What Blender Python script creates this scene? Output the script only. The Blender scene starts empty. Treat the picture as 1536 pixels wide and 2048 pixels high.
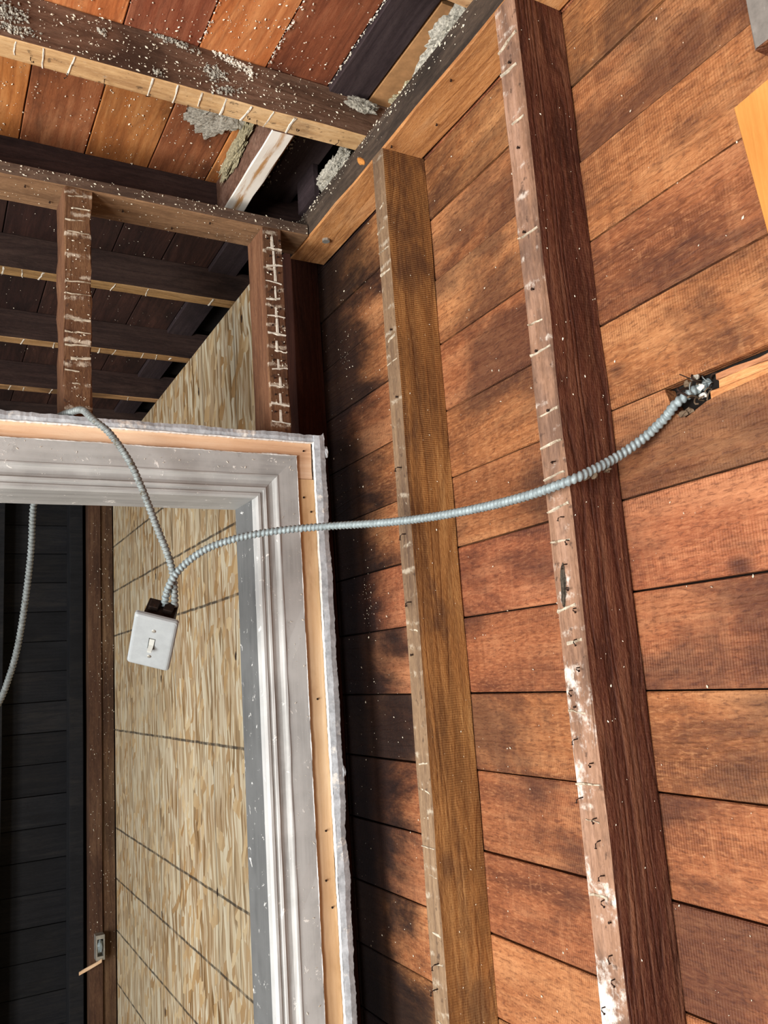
import bpy, bmesh, math, random
from mathutils import Vector, Matrix, noise as mnoise
random.seed(11)
S = bpy.context.scene
COL = S.collection
EYE = 1.6                                   # camera height; floor is z = 0

# ------------------------------------------------------------------ camera
cam_d = bpy.data.cameras.new('camera'); cam = bpy.data.objects.new('camera', cam_d); COL.objects.link(cam)
RX = Vector((0.87669611, -0.47611842, -0.06866716))      # image right
RY = Vector((0.02878057, 0.1944052, -0.980499))          # image down
RZ = Vector((0.48018289, 0.85762339, 0.18413724))        # view direction
m = Matrix.Identity(4)
for i in range(3):
    m[i][0] = RX[i]; m[i][1] = -RY[i]; m[i][2] = -RZ[i]
m[2][3] = EYE
cam.matrix_world = m
FPX = 1669.04
cam_d.sensor_fit = 'VERTICAL'; cam_d.sensor_height = 24.0; cam_d.lens = FPX / 2048 * 24.0
cam_d.clip_start = 0.02
S.camera = cam

def pix(x, y, depth):                        # a point of the place from its bearing and distance
    d = RX * ((x - 768) / FPX) + RY * ((y - 1024) / FPX) + RZ
    p = d * depth
    return Vector((p.x, p.y, p.z + EYE))

# ------------------------------------------------------------------ world, windows' daylight, exposure
w = bpy.data.worlds.new('world'); S.world = w; w.use_nodes = True
w.node_tree.nodes['Background'].inputs[0].default_value = (0.62, 0.74, 1.0, 1)
w.node_tree.nodes['Background'].inputs[1].default_value = 1.2
S.view_settings.view_transform = 'Standard'; S.view_settings.look = 'None'
S.view_settings.gamma = 1.0; S.view_settings.use_curve_mapping = False
S.view_settings.exposure = 0.62

def window_light(name, loc, direction, sx, sy, power, col):
    l = bpy.data.lights.new(name, 'AREA'); l.shape = 'RECTANGLE'; l.size = sx; l.size_y = sy
    l.energy = power; l.color = col
    o = bpy.data.objects.new(name, l); COL.objects.link(o); o.location = loc
    o.rotation_euler = Vector(direction).to_track_quat('-Z', 'Y').to_euler()
XL, YB, YF = -2.4, -2.4, 3.98                # left wall, back wall, far wall
window_light('window_daylight', (XL - .03, .55, .80), (1, 0, 0), 1.2, 1.35, 104, (1.0, .97, .93))
window_light('window_daylight', (XL - .03, -1.15, 1.10), (1, 0, 0), 1.1, 1.3, 100, (1.0, .98, .96))
window_light('window_daylight', (XL - .03, 2.75, 1.3), (1, 0, 0), .9, 1.1, 12, (.86, .93, 1.0))

# ------------------------------------------------------------------ materials
def lin(h):
    h = h.lstrip('#'); r = [int(h[i:i+2], 16) / 255 for i in (0, 2, 4)]
    return tuple((c / 12.92 if c <= .04045 else ((c + .055) / 1.055) ** 2.4) for c in r) + (1,)
class NT:
    def __init__(s, name):
        s.m = bpy.data.materials.new(name); s.m.use_nodes = True
        s.t = s.m.node_tree; s.b = s.t.nodes['Principled BSDF']
        s.b.inputs['Specular IOR Level'].default_value = .25
    def n(s, typ, **k):
        o = s.t.nodes.new(typ)
        for a, v in k.items(): setattr(o, a, v)
        return o
    def put(s, sock, v):
        if hasattr(v, 'is_linked') or hasattr(v, 'links'): s.t.links.new(v, sock)
        else: sock.default_value = v
    def math(s, op, a, b=0.0, c=None, clamp=False):
        o = s.n('ShaderNodeMath', operation=op, use_clamp=clamp); s.put(o.inputs[0], a); s.put(o.inputs[1], b)
        if c is not None: s.put(o.inputs[2], c)
        return o.outputs[0]
    def vmul(s, v, k):
        o = s.n('ShaderNodeVectorMath', operation='MULTIPLY'); s.put(o.inputs[0], v); o.inputs[1].default_value = k; return o.outputs[0]
    def vadd(s, v, k):
        o = s.n('ShaderNodeVectorMath', operation='ADD'); s.put(o.inputs[0], v); s.put(o.inputs[1], k); return o.outputs[0]
    def noise(s, v, scale=1, detail=4, rough=.6, dist=0.0):
        o = s.n('ShaderNodeTexNoise'); s.put(o.inputs['Vector'], v); o.inputs['Scale'].default_value = scale
        o.inputs['Detail'].default_value = detail; o.inputs['Roughness'].default_value = rough; o.inputs['Distortion'].default_value = dist
        return o.outputs[0]
    def ss(s, v, a, b):                       # smooth step
        o = s.n('ShaderNodeMapRange', interpolation_type='SMOOTHSTEP'); s.put(o.inputs[0], v)
        o.inputs[1].default_value = a; o.inputs[2].default_value = b; return o.outputs[0]
    def mix(s, f, a, b, mode='MIX'):
        o = s.n('ShaderNodeMix', data_type='RGBA', blend_type=mode); s.put(o.inputs[0], f); s.put(o.inputs[6], a); s.put(o.inputs[7], b); return o.outputs[2]
    def ramp(s, f, stops):
        o = s.n('ShaderNodeValToRGB'); s.put(o.inputs[0], f); e = o.color_ramp.elements
        while len(e) < len(stops): e.new(.5)
        for i, (p, c) in enumerate(stops): e[i].position = p; e[i].color = lin(c) if isinstance(c, str) else c
        return o.outputs[0]
    def bump(s, h, strength, dist):
        o = s.n('ShaderNodeBump'); o.inputs['Strength'].default_value = strength; o.inputs['Distance'].default_value = dist
        s.put(o.inputs['Height'], h); s.t.links.new(o.outputs[0], s.b.inputs['Normal'])
    def pos(s): return s.n('ShaderNodeNewGeometry').outputs['Position']
    def rnd(s): return s.n('ShaderNodeObjectInfo').outputs['Random']
    def xyz(s, v):
        o = s.n('ShaderNodeSeparateXYZ'); s.put(o.inputs[0], v); return o.outputs
    def cmb(s, x, y, z):
        o = s.n('ShaderNodeCombineXYZ'); s.put(o.inputs[0], x); s.put(o.inputs[1], y); s.put(o.inputs[2], z); return o.outputs[0]
    def done(s, col, rough=.85):
        s.put(s.b.inputs['Base Color'], col); s.put(s.b.inputs['Roughness'], rough); return s.m

def wood(name, axis, dark, mid, light, stain='#1c1210', stain_amt=.5, stain_scale=3.0, saw=0.0, ring=.35, vary=.25,
         bump=.5, lath=None, lath_amt=.55, speck=.25, smear=None, rough=.85, sawp=.0042, corner=None, streak=.45, cross=0.0, fib=.35, ringf=95.0, knots=0.0):
    """old sawn timber; the grain runs along axis 0/1/2; lath = colour of plaster left between the laths"""
    t = NT(name); P = t.pos(); r = t.rnd()
    off = t.vmul(t.cmb(r, t.math('MULTIPLY', r, 3.7), t.math('MULTIPLY', r, 7.3)), (11, 11, 11))
    Q = t.vadd(P, off)
    k1 = [70, 70, 70]; k1[axis] = 3.0
    k2 = [9, 9, 9]; k2[axis] = .9
    k3 = [1.0, 1.0, 1.0]; k3[axis] = .45
    kf = [300, 300, 300]; kf[axis] = 75
    kc = [7, 7, 7]; kc[axis] = 60
    kb = [6, 6, 6]; kb[axis] = 2.6
    n1 = t.noise(t.vmul(Q, tuple(k1)), 1, 5, .65, .6)
    n2 = t.noise(t.vmul(Q, tuple(k2)), 1, 3, .5, .3)
    nf = t.noise(t.vmul(Q, tuple(kf)), 1, 3, .6, .5)
    nb = t.noise(t.vmul(Q, tuple(kb)), 1, 5, .6, .4)
    ringv = t.math('MULTIPLY_ADD', t.math('SINE', t.math('MULTIPLY', n2, ringf)), .5, .5)
    ringv = t.math('POWER', ringv, 3.0)
    n3 = t.noise(t.vmul(Q, tuple(k3)), stain_scale, 6, .66, .4)
    n4 = t.noise(Q, 230, 3, .7)
    tone = t.math('ADD', t.math('MULTIPLY', n1, streak), t.math('MULTIPLY', nb, 1 - streak))
    col = t.ramp(tone, [(.33, dark), (.5, mid), (.68, light)])
    col = t.mix(t.math('MULTIPLY', ringv, ring), col, lin(dark))
    col = t.mix(t.math('MULTIPLY', t.ss(nf, .50, .70), fib), col, lin(dark))
    col = t.mix(t.math('MULTIPLY', t.ss(nf, .50, .30), fib * .7), col, lin(light))
    if cross > 0:
        nc = t.noise(t.vmul(Q, tuple(kc)), 1, 4, .65, .2)
        col = t.mix(t.math('MULTIPLY', t.ss(nc, .52, .72), cross), col, lin(light))
        col = t.mix(t.math('MULTIPLY', t.ss(nc, .46, .28), cross), col, lin(dark))
    st = t.math('MULTIPLY', t.ss(n3, .60 - .20 * stain_amt, .74 - .18 * stain_amt), min(1, .45 + stain_amt * .5))
    col = t.mix(st, col, t.mix(.8, col, lin(stain)))
    if knots > 0:                             # a knot here and there
        kk = [5.5, 5.5, 5.5]; kk[axis] = 3.2
        vo = t.n('ShaderNodeTexVoronoi'); t.put(vo.inputs['Vector'], t.vmul(Q, tuple(kk))); vo.inputs['Scale'].default_value = 1
        kd = t.math('ADD', vo.outputs['Distance'], t.math('MULTIPLY', t.math('SUBTRACT', n1, .5), .05))
        col = t.mix(t.math('MULTIPLY', t.math('SUBTRACT', 1.0, t.ss(kd, .05, .11)), knots), col, lin(stain))
        col = t.mix(t.math('MULTIPLY', t.math('SUBTRACT', 1.0, t.ss(kd, .02, .06)), knots), col, lin(mid))
    if corner:                                # black water stains by the corner, deepened to paint in the casing's shadow
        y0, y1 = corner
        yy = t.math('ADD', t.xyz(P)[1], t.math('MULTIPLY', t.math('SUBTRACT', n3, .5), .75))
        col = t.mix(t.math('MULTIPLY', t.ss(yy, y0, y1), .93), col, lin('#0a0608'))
    h = t.math('ADD', t.math('MULTIPLY', n1, .5), t.math('MULTIPLY', ringv, -.25))
    h = t.math('ADD', h, t.math('ADD', t.math('MULTIPLY', n4, .2), t.math('MULTIPLY', nf, -.55)))
    if saw > 0:                               # circular saw marks across the grain
        a = t.xyz(Q)[axis]; ph = t.math('ADD', t.math('MULTIPLY', a, 2 * math.pi / sawp), t.math('MULTIPLY', n2, 22.0))
        sw = t.math('MULTIPLY', t.math('SINE', ph), t.ss(t.noise(t.vmul(Q, tuple(k2)), 1.7, 3), .38, .62))
        h = t.math('ADD', h, t.math('MULTIPLY', sw, .3 * saw))
        col = t.mix(t.math('MULTIPLY', t.math('MULTIPLY_ADD', sw, .5, .5), .26 * saw), col, lin(dark))
    col = t.mix(t.math('MULTIPLY', t.ss(n4, .56, .72), speck), col, lin(dark))
    if lath:                                  # dusty plaster smears left between the wooden laths
        a = t.xyz(P)[axis]; wob = t.math('MULTIPLY', t.noise(P, 30, 4, .7), .03)
        fr = t.math('FRACT', t.math('DIVIDE', t.math('ADD', a, wob), .0445))
        tri = t.math('ABSOLUTE', t.math('SUBTRACT', fr, .5))
        band = t.ss(tri, .36, .47)
        msk = t.ss(t.noise(P, 28, 5, .72), .60 - .24 * lath_amt, .74 - .24 * lath_amt)
        col = t.mix(t.math('MULTIPLY', t.math('MULTIPLY', band, msk), .7), col, lin(lath))
        dk = t.ss(t.noise(t.vmul(P, (1, 1, 1)), 55, 3, .6), .62, .70)
        col = t.mix(t.math('MULTIPLY', dk, .6), col, lin('#33251f'))
    if smear:                                 # (colour, threshold, strength, height above which it fades, fade)
        sm = t.noise(t.vmul(P, (1.0, 1.0, .8)), 13, 7, .72)
        if len(smear) > 3:
            sm = t.math('SUBTRACT', sm, t.math('MULTIPLY', t.ss(t.xyz(P)[2], smear[3], smear[3] + smear[4]), .16))
        sm = t.ss(sm, smear[1], smear[1] + .12)
        col = t.mix(t.math('MULTIPLY', sm, smear[2]), col, lin(smear[0]))
    v = t.math('MULTIPLY_ADD', r, vary * 2, 1 - vary)
    o = t.n('ShaderNodeHueSaturation'); t.put(o.inputs['Value'], v); t.put(o.inputs['Color'], col)
    t.put(o.inputs['Hue'], t.math('MULTIPLY_ADD', t.math('FRACT', t.math('MULTIPLY', r, 17.3)), .016, .490))
    t.bump(h, bump, .0025)
    return t.done(o.outputs[0], rough)

def plain(name, colour, rough=.7, metal=0.0, var=.15, scale=40, bump=.2, dirt=None, dirt_at=.6):
    t = NT(name); P = t.pos(); n = t.noise(P, scale, 5, .65)
    c = lin(colour); lo = tuple(x * (1 - var * 2) for x in c[:3]) + (1,); hi = tuple(min(1, x * (1 + var)) for x in c[:3]) + (1,)
    col = t.ramp(n, [(.3, lo), (.7, hi)])
    if dirt: col = t.mix(t.ss(t.noise(P, scale * .45, 5, .7), dirt_at, dirt_at + .12), col, lin(dirt))
    t.b.inputs['Metallic'].default_value = metal
    t.bump(n, bump, .002)
    return t.done(col, rough)

M = {}
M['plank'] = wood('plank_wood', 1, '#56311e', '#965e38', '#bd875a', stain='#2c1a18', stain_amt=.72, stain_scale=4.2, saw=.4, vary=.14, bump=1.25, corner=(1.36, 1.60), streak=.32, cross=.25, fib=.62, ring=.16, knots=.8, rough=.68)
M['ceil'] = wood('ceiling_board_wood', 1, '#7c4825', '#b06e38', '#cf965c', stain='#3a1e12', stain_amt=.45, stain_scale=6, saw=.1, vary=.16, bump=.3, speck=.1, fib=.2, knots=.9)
M['ceil_far'] = wood('far_board_wood', 1, '#1d100c', '#34201a', '#4d3228', stain='#0e0808', stain_amt=.45, stain_scale=5, vary=.2, bump=.3, fib=.2)  # boards and joists past the partition, darker than the near ones
M['joist_far'] = wood('far_joist_wood', 0, '#1f1513', '#332420', '#4a3831', stain='#0d0909', stain_amt=.45, stain_scale=5, vary=.12, bump=.5)
M['joist_far_face'] = wood('far_joist_face', 0, '#66492f', '#987449', '#b7936a', stain='#2a1c14', stain_amt=.45, stain_scale=7, vary=.1, bump=.4)
M['ceil_red'] = wood('reddish_board_wood', 1, '#5f3320', '#8c5032', '#ab7350', stain='#2b1812', stain_amt=.45, stain_scale=5, saw=.15, vary=.13, bump=.4, speck=.15, fib=.2)
M['charred'] = wood('blackened_board_wood', 1, '#231a1b', '#33282a', '#463a3a', stain='#100c0c', stain_amt=.3, vary=.1, bump=.2)
M['stud_amber'] = wood('amber_sawn_wood', 2, '#5d3d22', '#a2723e', '#c69a60', stain='#3a2724', stain_amt=.5, stain_scale=9, saw=.9, ring=.3, vary=.03, bump=.9, sawp=.0040, fib=.3, knots=.5)
M['stud_red'] = wood('dark_red_stud_wood', 2, '#331a11', '#5c3524', '#956a4c', stain='#20130f', stain_amt=.3, ring=.5, saw=.1, vary=.03, bump=1.6, speck=.2, streak=.6, ringf=130., fib=.35, rough=.7)
M['face_grey'] = wood('weathered_stud_face', 2, '#544234', '#826a50', '#a68e70', stain='#3a2f29', stain_amt=.35, stain_scale=9, vary=.03, bump=.5, lath='#b5aa96', lath_amt=.5, ring=.15)
M['face_pale'] = wood('plastery_stud_face', 2, '#553f32', '#8d6d54', '#b5937a', stain='#463730', stain_amt=.5, stain_scale=10, vary=.03, bump=.5, lath='#cfc6b8', lath_amt=.3, ring=.12, smear=('#ddd8ce', .47, .9, 1.25, .75))
M['face_crip'] = wood('lath_marked_stud_face', 2, '#402a1e', '#684a30', '#8c6c4a', stain='#2a1b14', stain_amt=.4, stain_scale=8, vary=.05, bump=.6, lath='#cbbfa9', lath_amt=.7, ring=.15)
M['crip_side'] = wood('stud_side_wood', 2, '#472f20', '#6c4b31', '#8d6a4a', vary=.05, bump=.6, stain='#2a1b14', stain_amt=.3)
M['post'] = wood('dark_post_wood', 2, '#2a1510', '#43241a', '#5e3628', vary=.05, bump=.4)
M['joist_side'] = wood('brown_joist_wood', 0, '#453024', '#6b4d3d', '#8d6f5d', stain='#241813', stain_amt=.45, stain_scale=5, vary=.05, bump=.6)
M['joist_face'] = wood('pale_joist_face', 0, '#9f7650', '#cda475', '#e4c499', stain='#6a4a32', stain_amt=.4, stain_scale=9, vary=.03, bump=.3, lath='#e6e0d4', lath_amt=.1, ring=.2, speck=.15)
M['plate_front'] = wood('grimy_plate_front', 1, '#28221d', '#463b31', '#665748', stain='#151110', stain_amt=.5, vary=.03, bump=.4)
M['plate_under'] = wood('fresh_plate_underside', 1, '#8a5c34', '#bd8850', '#d8ad7a', stain='#4a2c1a', stain_amt=.35, stain_scale=5, vary=.03, bump=.6, ring=.35)
M['header_front'] = wood('grimy_header_front', 0, '#42322a', '#685143', '#8b7562', stain='#241b17', stain_amt=.4, vary=.03, bump=.4)
M['header_under'] = wood('header_underside', 0, '#5f4430', '#89674a', '#aa8766', stain='#3a271c', stain_amt=.5, stain_scale=6, vary=.03, bump=.5, ring=.3)
M['fresh'] = wood('fresh_cut_wood', 2, '#a5682f', '#bf7e40', '#cf9353', stain='#8a5a30', stain_amt=.15, vary=.03, bump=.2, speck=.05, ring=.15, fib=.1)
M['fresh_h'] = wood('fresh_cut_wood_level', 0, '#c49a70', '#e0bd94', '#efd6b4', stain='#8a5a30', stain_amt=.2, stain_scale=8, vary=.03, bump=.2, speck=.05, ring=.15, fib=.1)
M['band_v'] = wood('clean_pine_upright', 2, '#c89a6c', '#e3bc92', '#f0d3b0', stain='#9a6238', stain_amt=.2, stain_scale=6, vary=.03, bump=.15, speck=.04, ring=.1, fib=.08)
M['split'] = wood('split_bare_wood', 1, '#8a5230', '#cd8f5a', '#e6b684', stain='#4a2a1c', stain_amt=.35, vary=.02, bump=1.0, ring=.6)
M['far'] = wood('dark_far_wood', 0, '#0f1013', '#191a1d', '#2a2826', stain='#08090b', stain_amt=.4, vary=.25, bump=.3)  # cool tint paints the far wall's bluish light into the wood
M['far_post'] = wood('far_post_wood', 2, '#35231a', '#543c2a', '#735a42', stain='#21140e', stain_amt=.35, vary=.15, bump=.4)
M['floor'] = plain('dusty_floor', '#857868', .9, scale=8)
M['shell'] = plain('old_room_lining', '#4f4135', .9, scale=5)
M['dark'] = plain('black_building_paper', '#17120f', .95)
M['plaster'] = plain('plaster_crumb', '#dcd5c6', .9, scale=150, var=.12, dirt='#a3947e', dirt_at=.55)
M['ridge'] = plain('old_plaster_ridge', '#bdb19c', .9, scale=110, var=.25, dirt='#7d6a54', dirt_at=.5)
M['fleck'] = plain('debris_fleck', '#e6dcc6', .9, scale=90, var=.15)
M['insul'] = plain('grey_fibre_insulation', '#b5b0a2', .98, scale=170, var=.35, bump=1.0, dirt='#5f584a', dirt_at=.6)
M['insul_yel'] = plain('yellowed_fibre_insulation', '#a79d7e', .98, scale=150, var=.35, bump=1.0, dirt='#4a4332', dirt_at=.58)
M['rust'] = plain('rusty_nail', '#35261f', .8, .4, scale=200)
M['rustbox'] = plain('blackened_steel_box', '#2c211b', .65, .5, scale=160, var=.3, bump=.5, dirt='#5a3c28')
M['steel'] = plain('galvanised_armour', '#8d999b', .58, .25, scale=120, var=.18, bump=.1, dirt='#5d5a50', dirt_at=.64)
M['steel_dull'] = plain('dull_galvanised_armour', '#868d8c', .6, .25, scale=120, var=.2, bump=.1, dirt='#5e584a', dirt_at=.58)
M['ivory'] = plain('ivory_plastic', '#979c9d', .42, scale=60, var=.05, bump=.05, dirt='#b3ada0', dirt_at=.68)
M['toggle'] = plain('toggle_plastic', '#aeb0aa', .4, var=.06)
M['screw'] = plain('screw_steel', '#b5b3aa', .4, .6)
M['fibre'] = plain('frayed_fibre', '#6b5a48', .9, var=.3)
M['paper'] = plain('torn_white_paper', '#dcd8cf', .8)
M['tan'] = plain('tan_board', '#b5875a', .8)

def paint_mat(name, base, axis):
    t = NT(name); P = t.pos(); k = [60, 60, 60]; k[axis] = 2.2
    n = t.noise(t.vmul(P, tuple(k)), 1, 4, .6); big = t.noise(P, 7, 5, .6); fine = t.noise(P, 90, 4, .7)
    b = lin(base); lo = tuple(x * .66 for x in b[:3]) + (1,); hi = tuple(min(1, x * 1.12) for x in b[:3]) + (1,)
    col = t.ramp(n, [(.3, lo), (.65, b)])
    col = t.mix(t.ss(big, .35, .7), col, hi)
    chips = t.ss(t.noise(t.vmul(P, (1, 1, 1)), 38, 6, .75, .5), .615, .65)
    col = t.mix(t.math('MULTIPLY', chips, .8), col, lin('#eceae4'))
    dirt = t.ss(t.noise(P, 13, 5, .7), .64, .74)
    col = t.mix(t.math('MULTIPLY', dirt, .4), col, lin('#6a6660'))
    t.bump(t.math('ADD', t.math('MULTIPLY', n, .4), t.math('ADD', t.math('MULTIPLY', chips, .5), t.math('MULTIPLY', fine, .2))), .5, .0012)
    return t.done(col, .55)
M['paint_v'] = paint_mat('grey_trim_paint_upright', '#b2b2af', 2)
M['paint_jamb'] = paint_mat('dark_jamb_paint', '#626362', 2)  # jamb paint, a darker grey than the casing
M['paint_h'] = paint_mat('grey_trim_paint_level', '#aaaaa7', 0)
M['flake'] = plain('flaking_white_paint', '#b9bec2', .6, scale=55, var=.2, bump=.6, dirt='#e9e6de', dirt_at=.56)

def block_white():
    t = NT('stained_white_paint'); P = t.pos()
    n = t.noise(t.vmul(P, (55, 9, 30)), 1, 5, .65, .5); x = t.xyz(P)[0]
    mid = t.math('SUBTRACT', 1.0, t.math('MULTIPLY', t.math('ABSOLUTE', t.math('SUBTRACT', x, .590)), 55.0), clamp=True)
    f = t.ss(t.math('ADD', t.math('MULTIPLY', mid, .22), n), .60, .84)
    t.bump(n, .4, .001)
    return t.done(t.mix(f, lin('#e9e4d8'), lin('#b98d5c')), .7)
M['block'] = block_white()

def osb():
    t = NT('strand_board'); P = t.pos()
    x, y, z = t.xyz(P)
    def strands(ky, kz, ang, seed, rnd=1.0):
        ca, sa = math.cos(ang), math.sin(ang)
        wob = t.math('MULTIPLY', t.noise(P, 6, 2), .03)
        yy = t.math('ADD', t.math('ADD', t.math('MULTIPLY', y, ca), t.math('MULTIPLY', z, sa)), wob)
        zz = t.math('ADD', t.math('MULTIPLY', y, -sa), t.math('MULTIPLY', z, ca))
        v = t.cmb(t.math('MULTIPLY_ADD', yy, ky, seed), t.math('MULTIPLY_ADD', zz, kz, seed * 1.7), 0.0)
        o = t.n('ShaderNodeTexVoronoi', voronoi_dimensions='2D'); t.put(o.inputs['Vector'], v); o.inputs['Scale'].default_value = 1
        o.inputs['Randomness'].default_value = rnd
        return t.xyz(o.outputs['Color'])[0], t.xyz(o.outputs['Color'])[1], o.outputs['Distance']
    a, a2, da = strands(110, 8.5, .05, 3)
    b, b2, db = strands(76, 10, -.1, 19)
    c, c2, dc = strands(46, 24, .5, 41)
    stops = [(.0, '#70532f'), (.22, '#9a7c55'), (.5, '#b0997a'), (.72, '#cfc5ab'), (.9, '#bdac8c'), (1., '#98784f')]
    col = t.ramp(a, stops)
    col = t.mix(t.ss(b2, .52, .56), col, t.ramp(b, stops))
    col = t.mix(t.ss(c2, .78, .80), col, t.ramp(c, [(.0, '#987448'), (.5, '#b5966a'), (1., '#c6b08a')]))
    fib = t.noise(t.vmul(P, (150, 150, 6)), 1, 4, .7)
    col = t.mix(t.math('MULTIPLY', t.ss(fib, .52, .75), .35), col, lin('#7d5a33'))
    pale = t.ss(t.noise(P, 2.2, 3), .4, .65)
    col = t.mix(t.math('MULTIPLY', pale, .25), col, lin('#c9bc9c'))
    def line(coord, c0, half, k):
        wv = t.math('MULTIPLY', t.math('SUBTRACT', t.noise(P, 14, 2), .5), .006)
        d = t.math('ABSOLUTE', t.math('SUBTRACT', t.math('ADD', coord, wv), c0))
        return t.math('MULTIPLY', t.math('SUBTRACT', 1.0, t.ss(d, half * .5, half)), k)
    worn = t.math('MULTIPLY_ADD', t.ss(t.noise(P, 30, 4), .35, .55), .5, .5)
    L = None
    for zc in (2.222, 2.02, 1.824, 1.42, 1.015, .812, .609, .406):
        l = line(z, zc, .0052, .85); L = l if L is None else t.math('MAXIMUM', L, l)
    L = t.math('MULTIPLY', L, worn)
    for yc in (3.51, 3.07, 2.43, 2.12, 2.83):
        L = t.math('MAXIMUM', L, line(y, yc, .0045, .5))
    col = t.mix(L, col, lin('#2a2724'))
    t.bump(t.math('ADD', t.math('ADD', a, b), t.math('MULTIPLY', fib, .6)), .35, .0015)
    return t.done(col, .8)
M['osb'] = osb()

# ------------------------------------------------------------------ mesh helpers
def link(name, me, mats, parent=None, loc=None):
    if not isinstance(mats, (list, tuple)): mats = [mats]
    for k in mats: me.materials.append(M[k] if isinstance(k, str) else k)
    o = bpy.data.objects.new(name, me); COL.objects.link(o)
    if loc is not None: o.location = loc
    if parent is not None: o.parent = parent
    return o
def mesh_of(name, verts, faces, origin, fm=None, smooth=False):
    me = bpy.data.meshes.new(name)
    ox, oy, oz = origin
    me.from_pydata([(v[0] - ox, v[1] - oy, v[2] - oz) for v in verts], [], faces)
    if fm:
        for p, i in zip(me.polygons, fm): p.material_index = i
    if smooth:
        for p in me.polygons: p.use_smooth = True
    me.update(); return me
def world_origin(parent):
    o = Vector((0, 0, 0))
    while parent is not None: o = o + Vector(parent.location); parent = parent.parent
    return o
def put(name, verts, faces, mats, parent=None, fm=None, smooth=False):
    """an object whose origin is the middle of its base"""
    xs = [v[0] for v in verts]; ys = [v[1] for v in verts]; zs = [v[2] for v in verts]
    o = Vector(((min(xs) + max(xs)) / 2, (min(ys) + max(ys)) / 2, min(zs)))
    return link(name, mesh_of(name, verts, faces, o, fm, smooth), mats, parent, o - world_origin(parent))

def beam_geo(axis, a0, a1, c0, c1, d0, d1, n=6, ch=.002, jit=.0006, face=None, notch=None):
    """a timber along axis with the other two axes' ranges c, d (in xyz order); chamfered, slightly uneven.
    face: {(axis, sign): material index}"""
    oth = [i for i in range(3) if i != axis]
    prof = [(c0 + ch, d0), (c1 - ch, d0), (c1, d0 + ch), (c1, d1 - ch), (c1 - ch, d1), (c0 + ch, d1), (c0, d1 - ch), (c0, d0 + ch)]
    V, F, fm = [], [], []
    for i in range(n + 1):
        a = a0 + (a1 - a0) * i / n
        for (c, d) in prof:
            v = [0, 0, 0]; v[axis] = a + (random.uniform(-1, 1) * jit if 0 < i < n else 0)
            v[oth[0]] = c + random.uniform(-1, 1) * jit; v[oth[1]] = d + random.uniform(-1, 1) * jit
            V.append(v)
    side = {0: (oth[1], -1), 2: (oth[0], 1), 4: (oth[1], 1), 6: (oth[0], -1)}
    face = face or {}
    for i in range(n):
        for k in range(8):
            k2 = (k + 1) % 8
            q = [i * 8 + k, i * 8 + k2, (i + 1) * 8 + k2, (i + 1) * 8 + k]
            F.append(q)
            if k in side: fm.append(face.get(side[k], 0))
            else:
                m1 = face.get(side[(k - 1) % 8], 0); m2 = face.get(side[(k + 1) % 8], 0); fm.append(max(m1, m2))
    F.append(list(range(7, -1, -1))); fm.append(face.get((axis, -1), 0))
    F.append([n * 8 + k for k in range(8)]); fm.append(face.get((axis, 1), 0))
    # orientation: (c,d) right handed with axis for axis 0 and 2, left handed for 1
    if axis != 1: pass
    else: F = [f[::-1] for f in F]
    return V, F, fm
def beam(name, axis, a0, a1, c, d, mats, parent=None, **k):
    V, F, fm = beam_geo(axis, a0, a1, c[0], c[1], d[0], d[1], **k)
    return put(name, V, F, mats, parent, fm)
def tag(o, label, cat, group=None, kind=None):
    o['label'] = label; o['category'] = cat
    if group: o['group'] = group
    if kind: o['kind'] = kind
    return o
def struct(o): o['kind'] = 'structure'; return o
def empty(name, loc):
    o = bpy.data.objects.new(name, None); COL.objects.link(o); o.location = loc; o.empty_display_size = .05; return o

def join_boxes(name, boxes, mat, parent=None):
    V, F = [], []
    for (x0, x1, y0, y1, z0, z1) in boxes:
        b = len(V)
        V += [(x0, y0, z0), (x1, y0, z0), (x1, y1, z0), (x0, y1, z0), (x0, y0, z1), (x1, y0, z1), (x1, y1, z1), (x0, y1, z1)]
        F += [[b + i for i in f] for f in ((0, 3, 2, 1), (4, 5, 6, 7), (0, 1, 5, 4), (1, 2, 6, 5), (2, 3, 7, 6), (3, 0, 4, 7))]
    return put(name, V, F, mat, parent)

# ------------------------------------------------------------------ the room
XW, XF = .838, .743                           # sheathing face, stud face of the right wall
ZP0, ZP1 = 2.576, 2.643                       # top plate
ZC = 2.735                                    # ceiling boards' underside
struct(join_boxes('floor', [(XL - .1, XW + .06, YB - .1, YF + .1, -.12, -.003)], 'floor'))
def holed(x0, x1, a0, a1, z0, z1, holes, along_y=True):
    B = []; cur = a0
    for (h0, h1, s, t) in sorted(holes):
        B.append((cur, h0, z0, z1)); B.append((h0, h1, z0, s)); B.append((h0, h1, t, z1)); cur = h1
    B.append((cur, a1, z0, z1))
    return [((x0, x1, b[0], b[1], b[2], b[3]) if along_y else (b[0], b[1], x0, x1, b[2], b[3])) for b in B]
struct(join_boxes('wall_left', holed(XL - .1, XL, YB - .1, YF + .1, 0, ZC, [(-.05, 1.15, .12, 1.48), (-1.7, -.6, .45, 1.75), (2.3, 3.2, .75, 1.85)]), 'shell'))
struct(join_boxes('wall_back', [(XL, XW, YB - .1, YB, 0, ZC)], 'shell'))
wr = struct(join_boxes('wall_right', [(XW + .022, XW + .06, YB, YF + .1, 0, ZC + .1)], 'dark'))
cl = struct(join_boxes('ceiling', [(XL - .1, XW + .022, YB - .1, YF + .1, ZC + .022, ZC + .08)], 'dark'))
wf = struct(join_boxes('wall_far', [(XL, XW, YF + .022, YF + .1, 0, ZC)], 'dark'))

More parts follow.
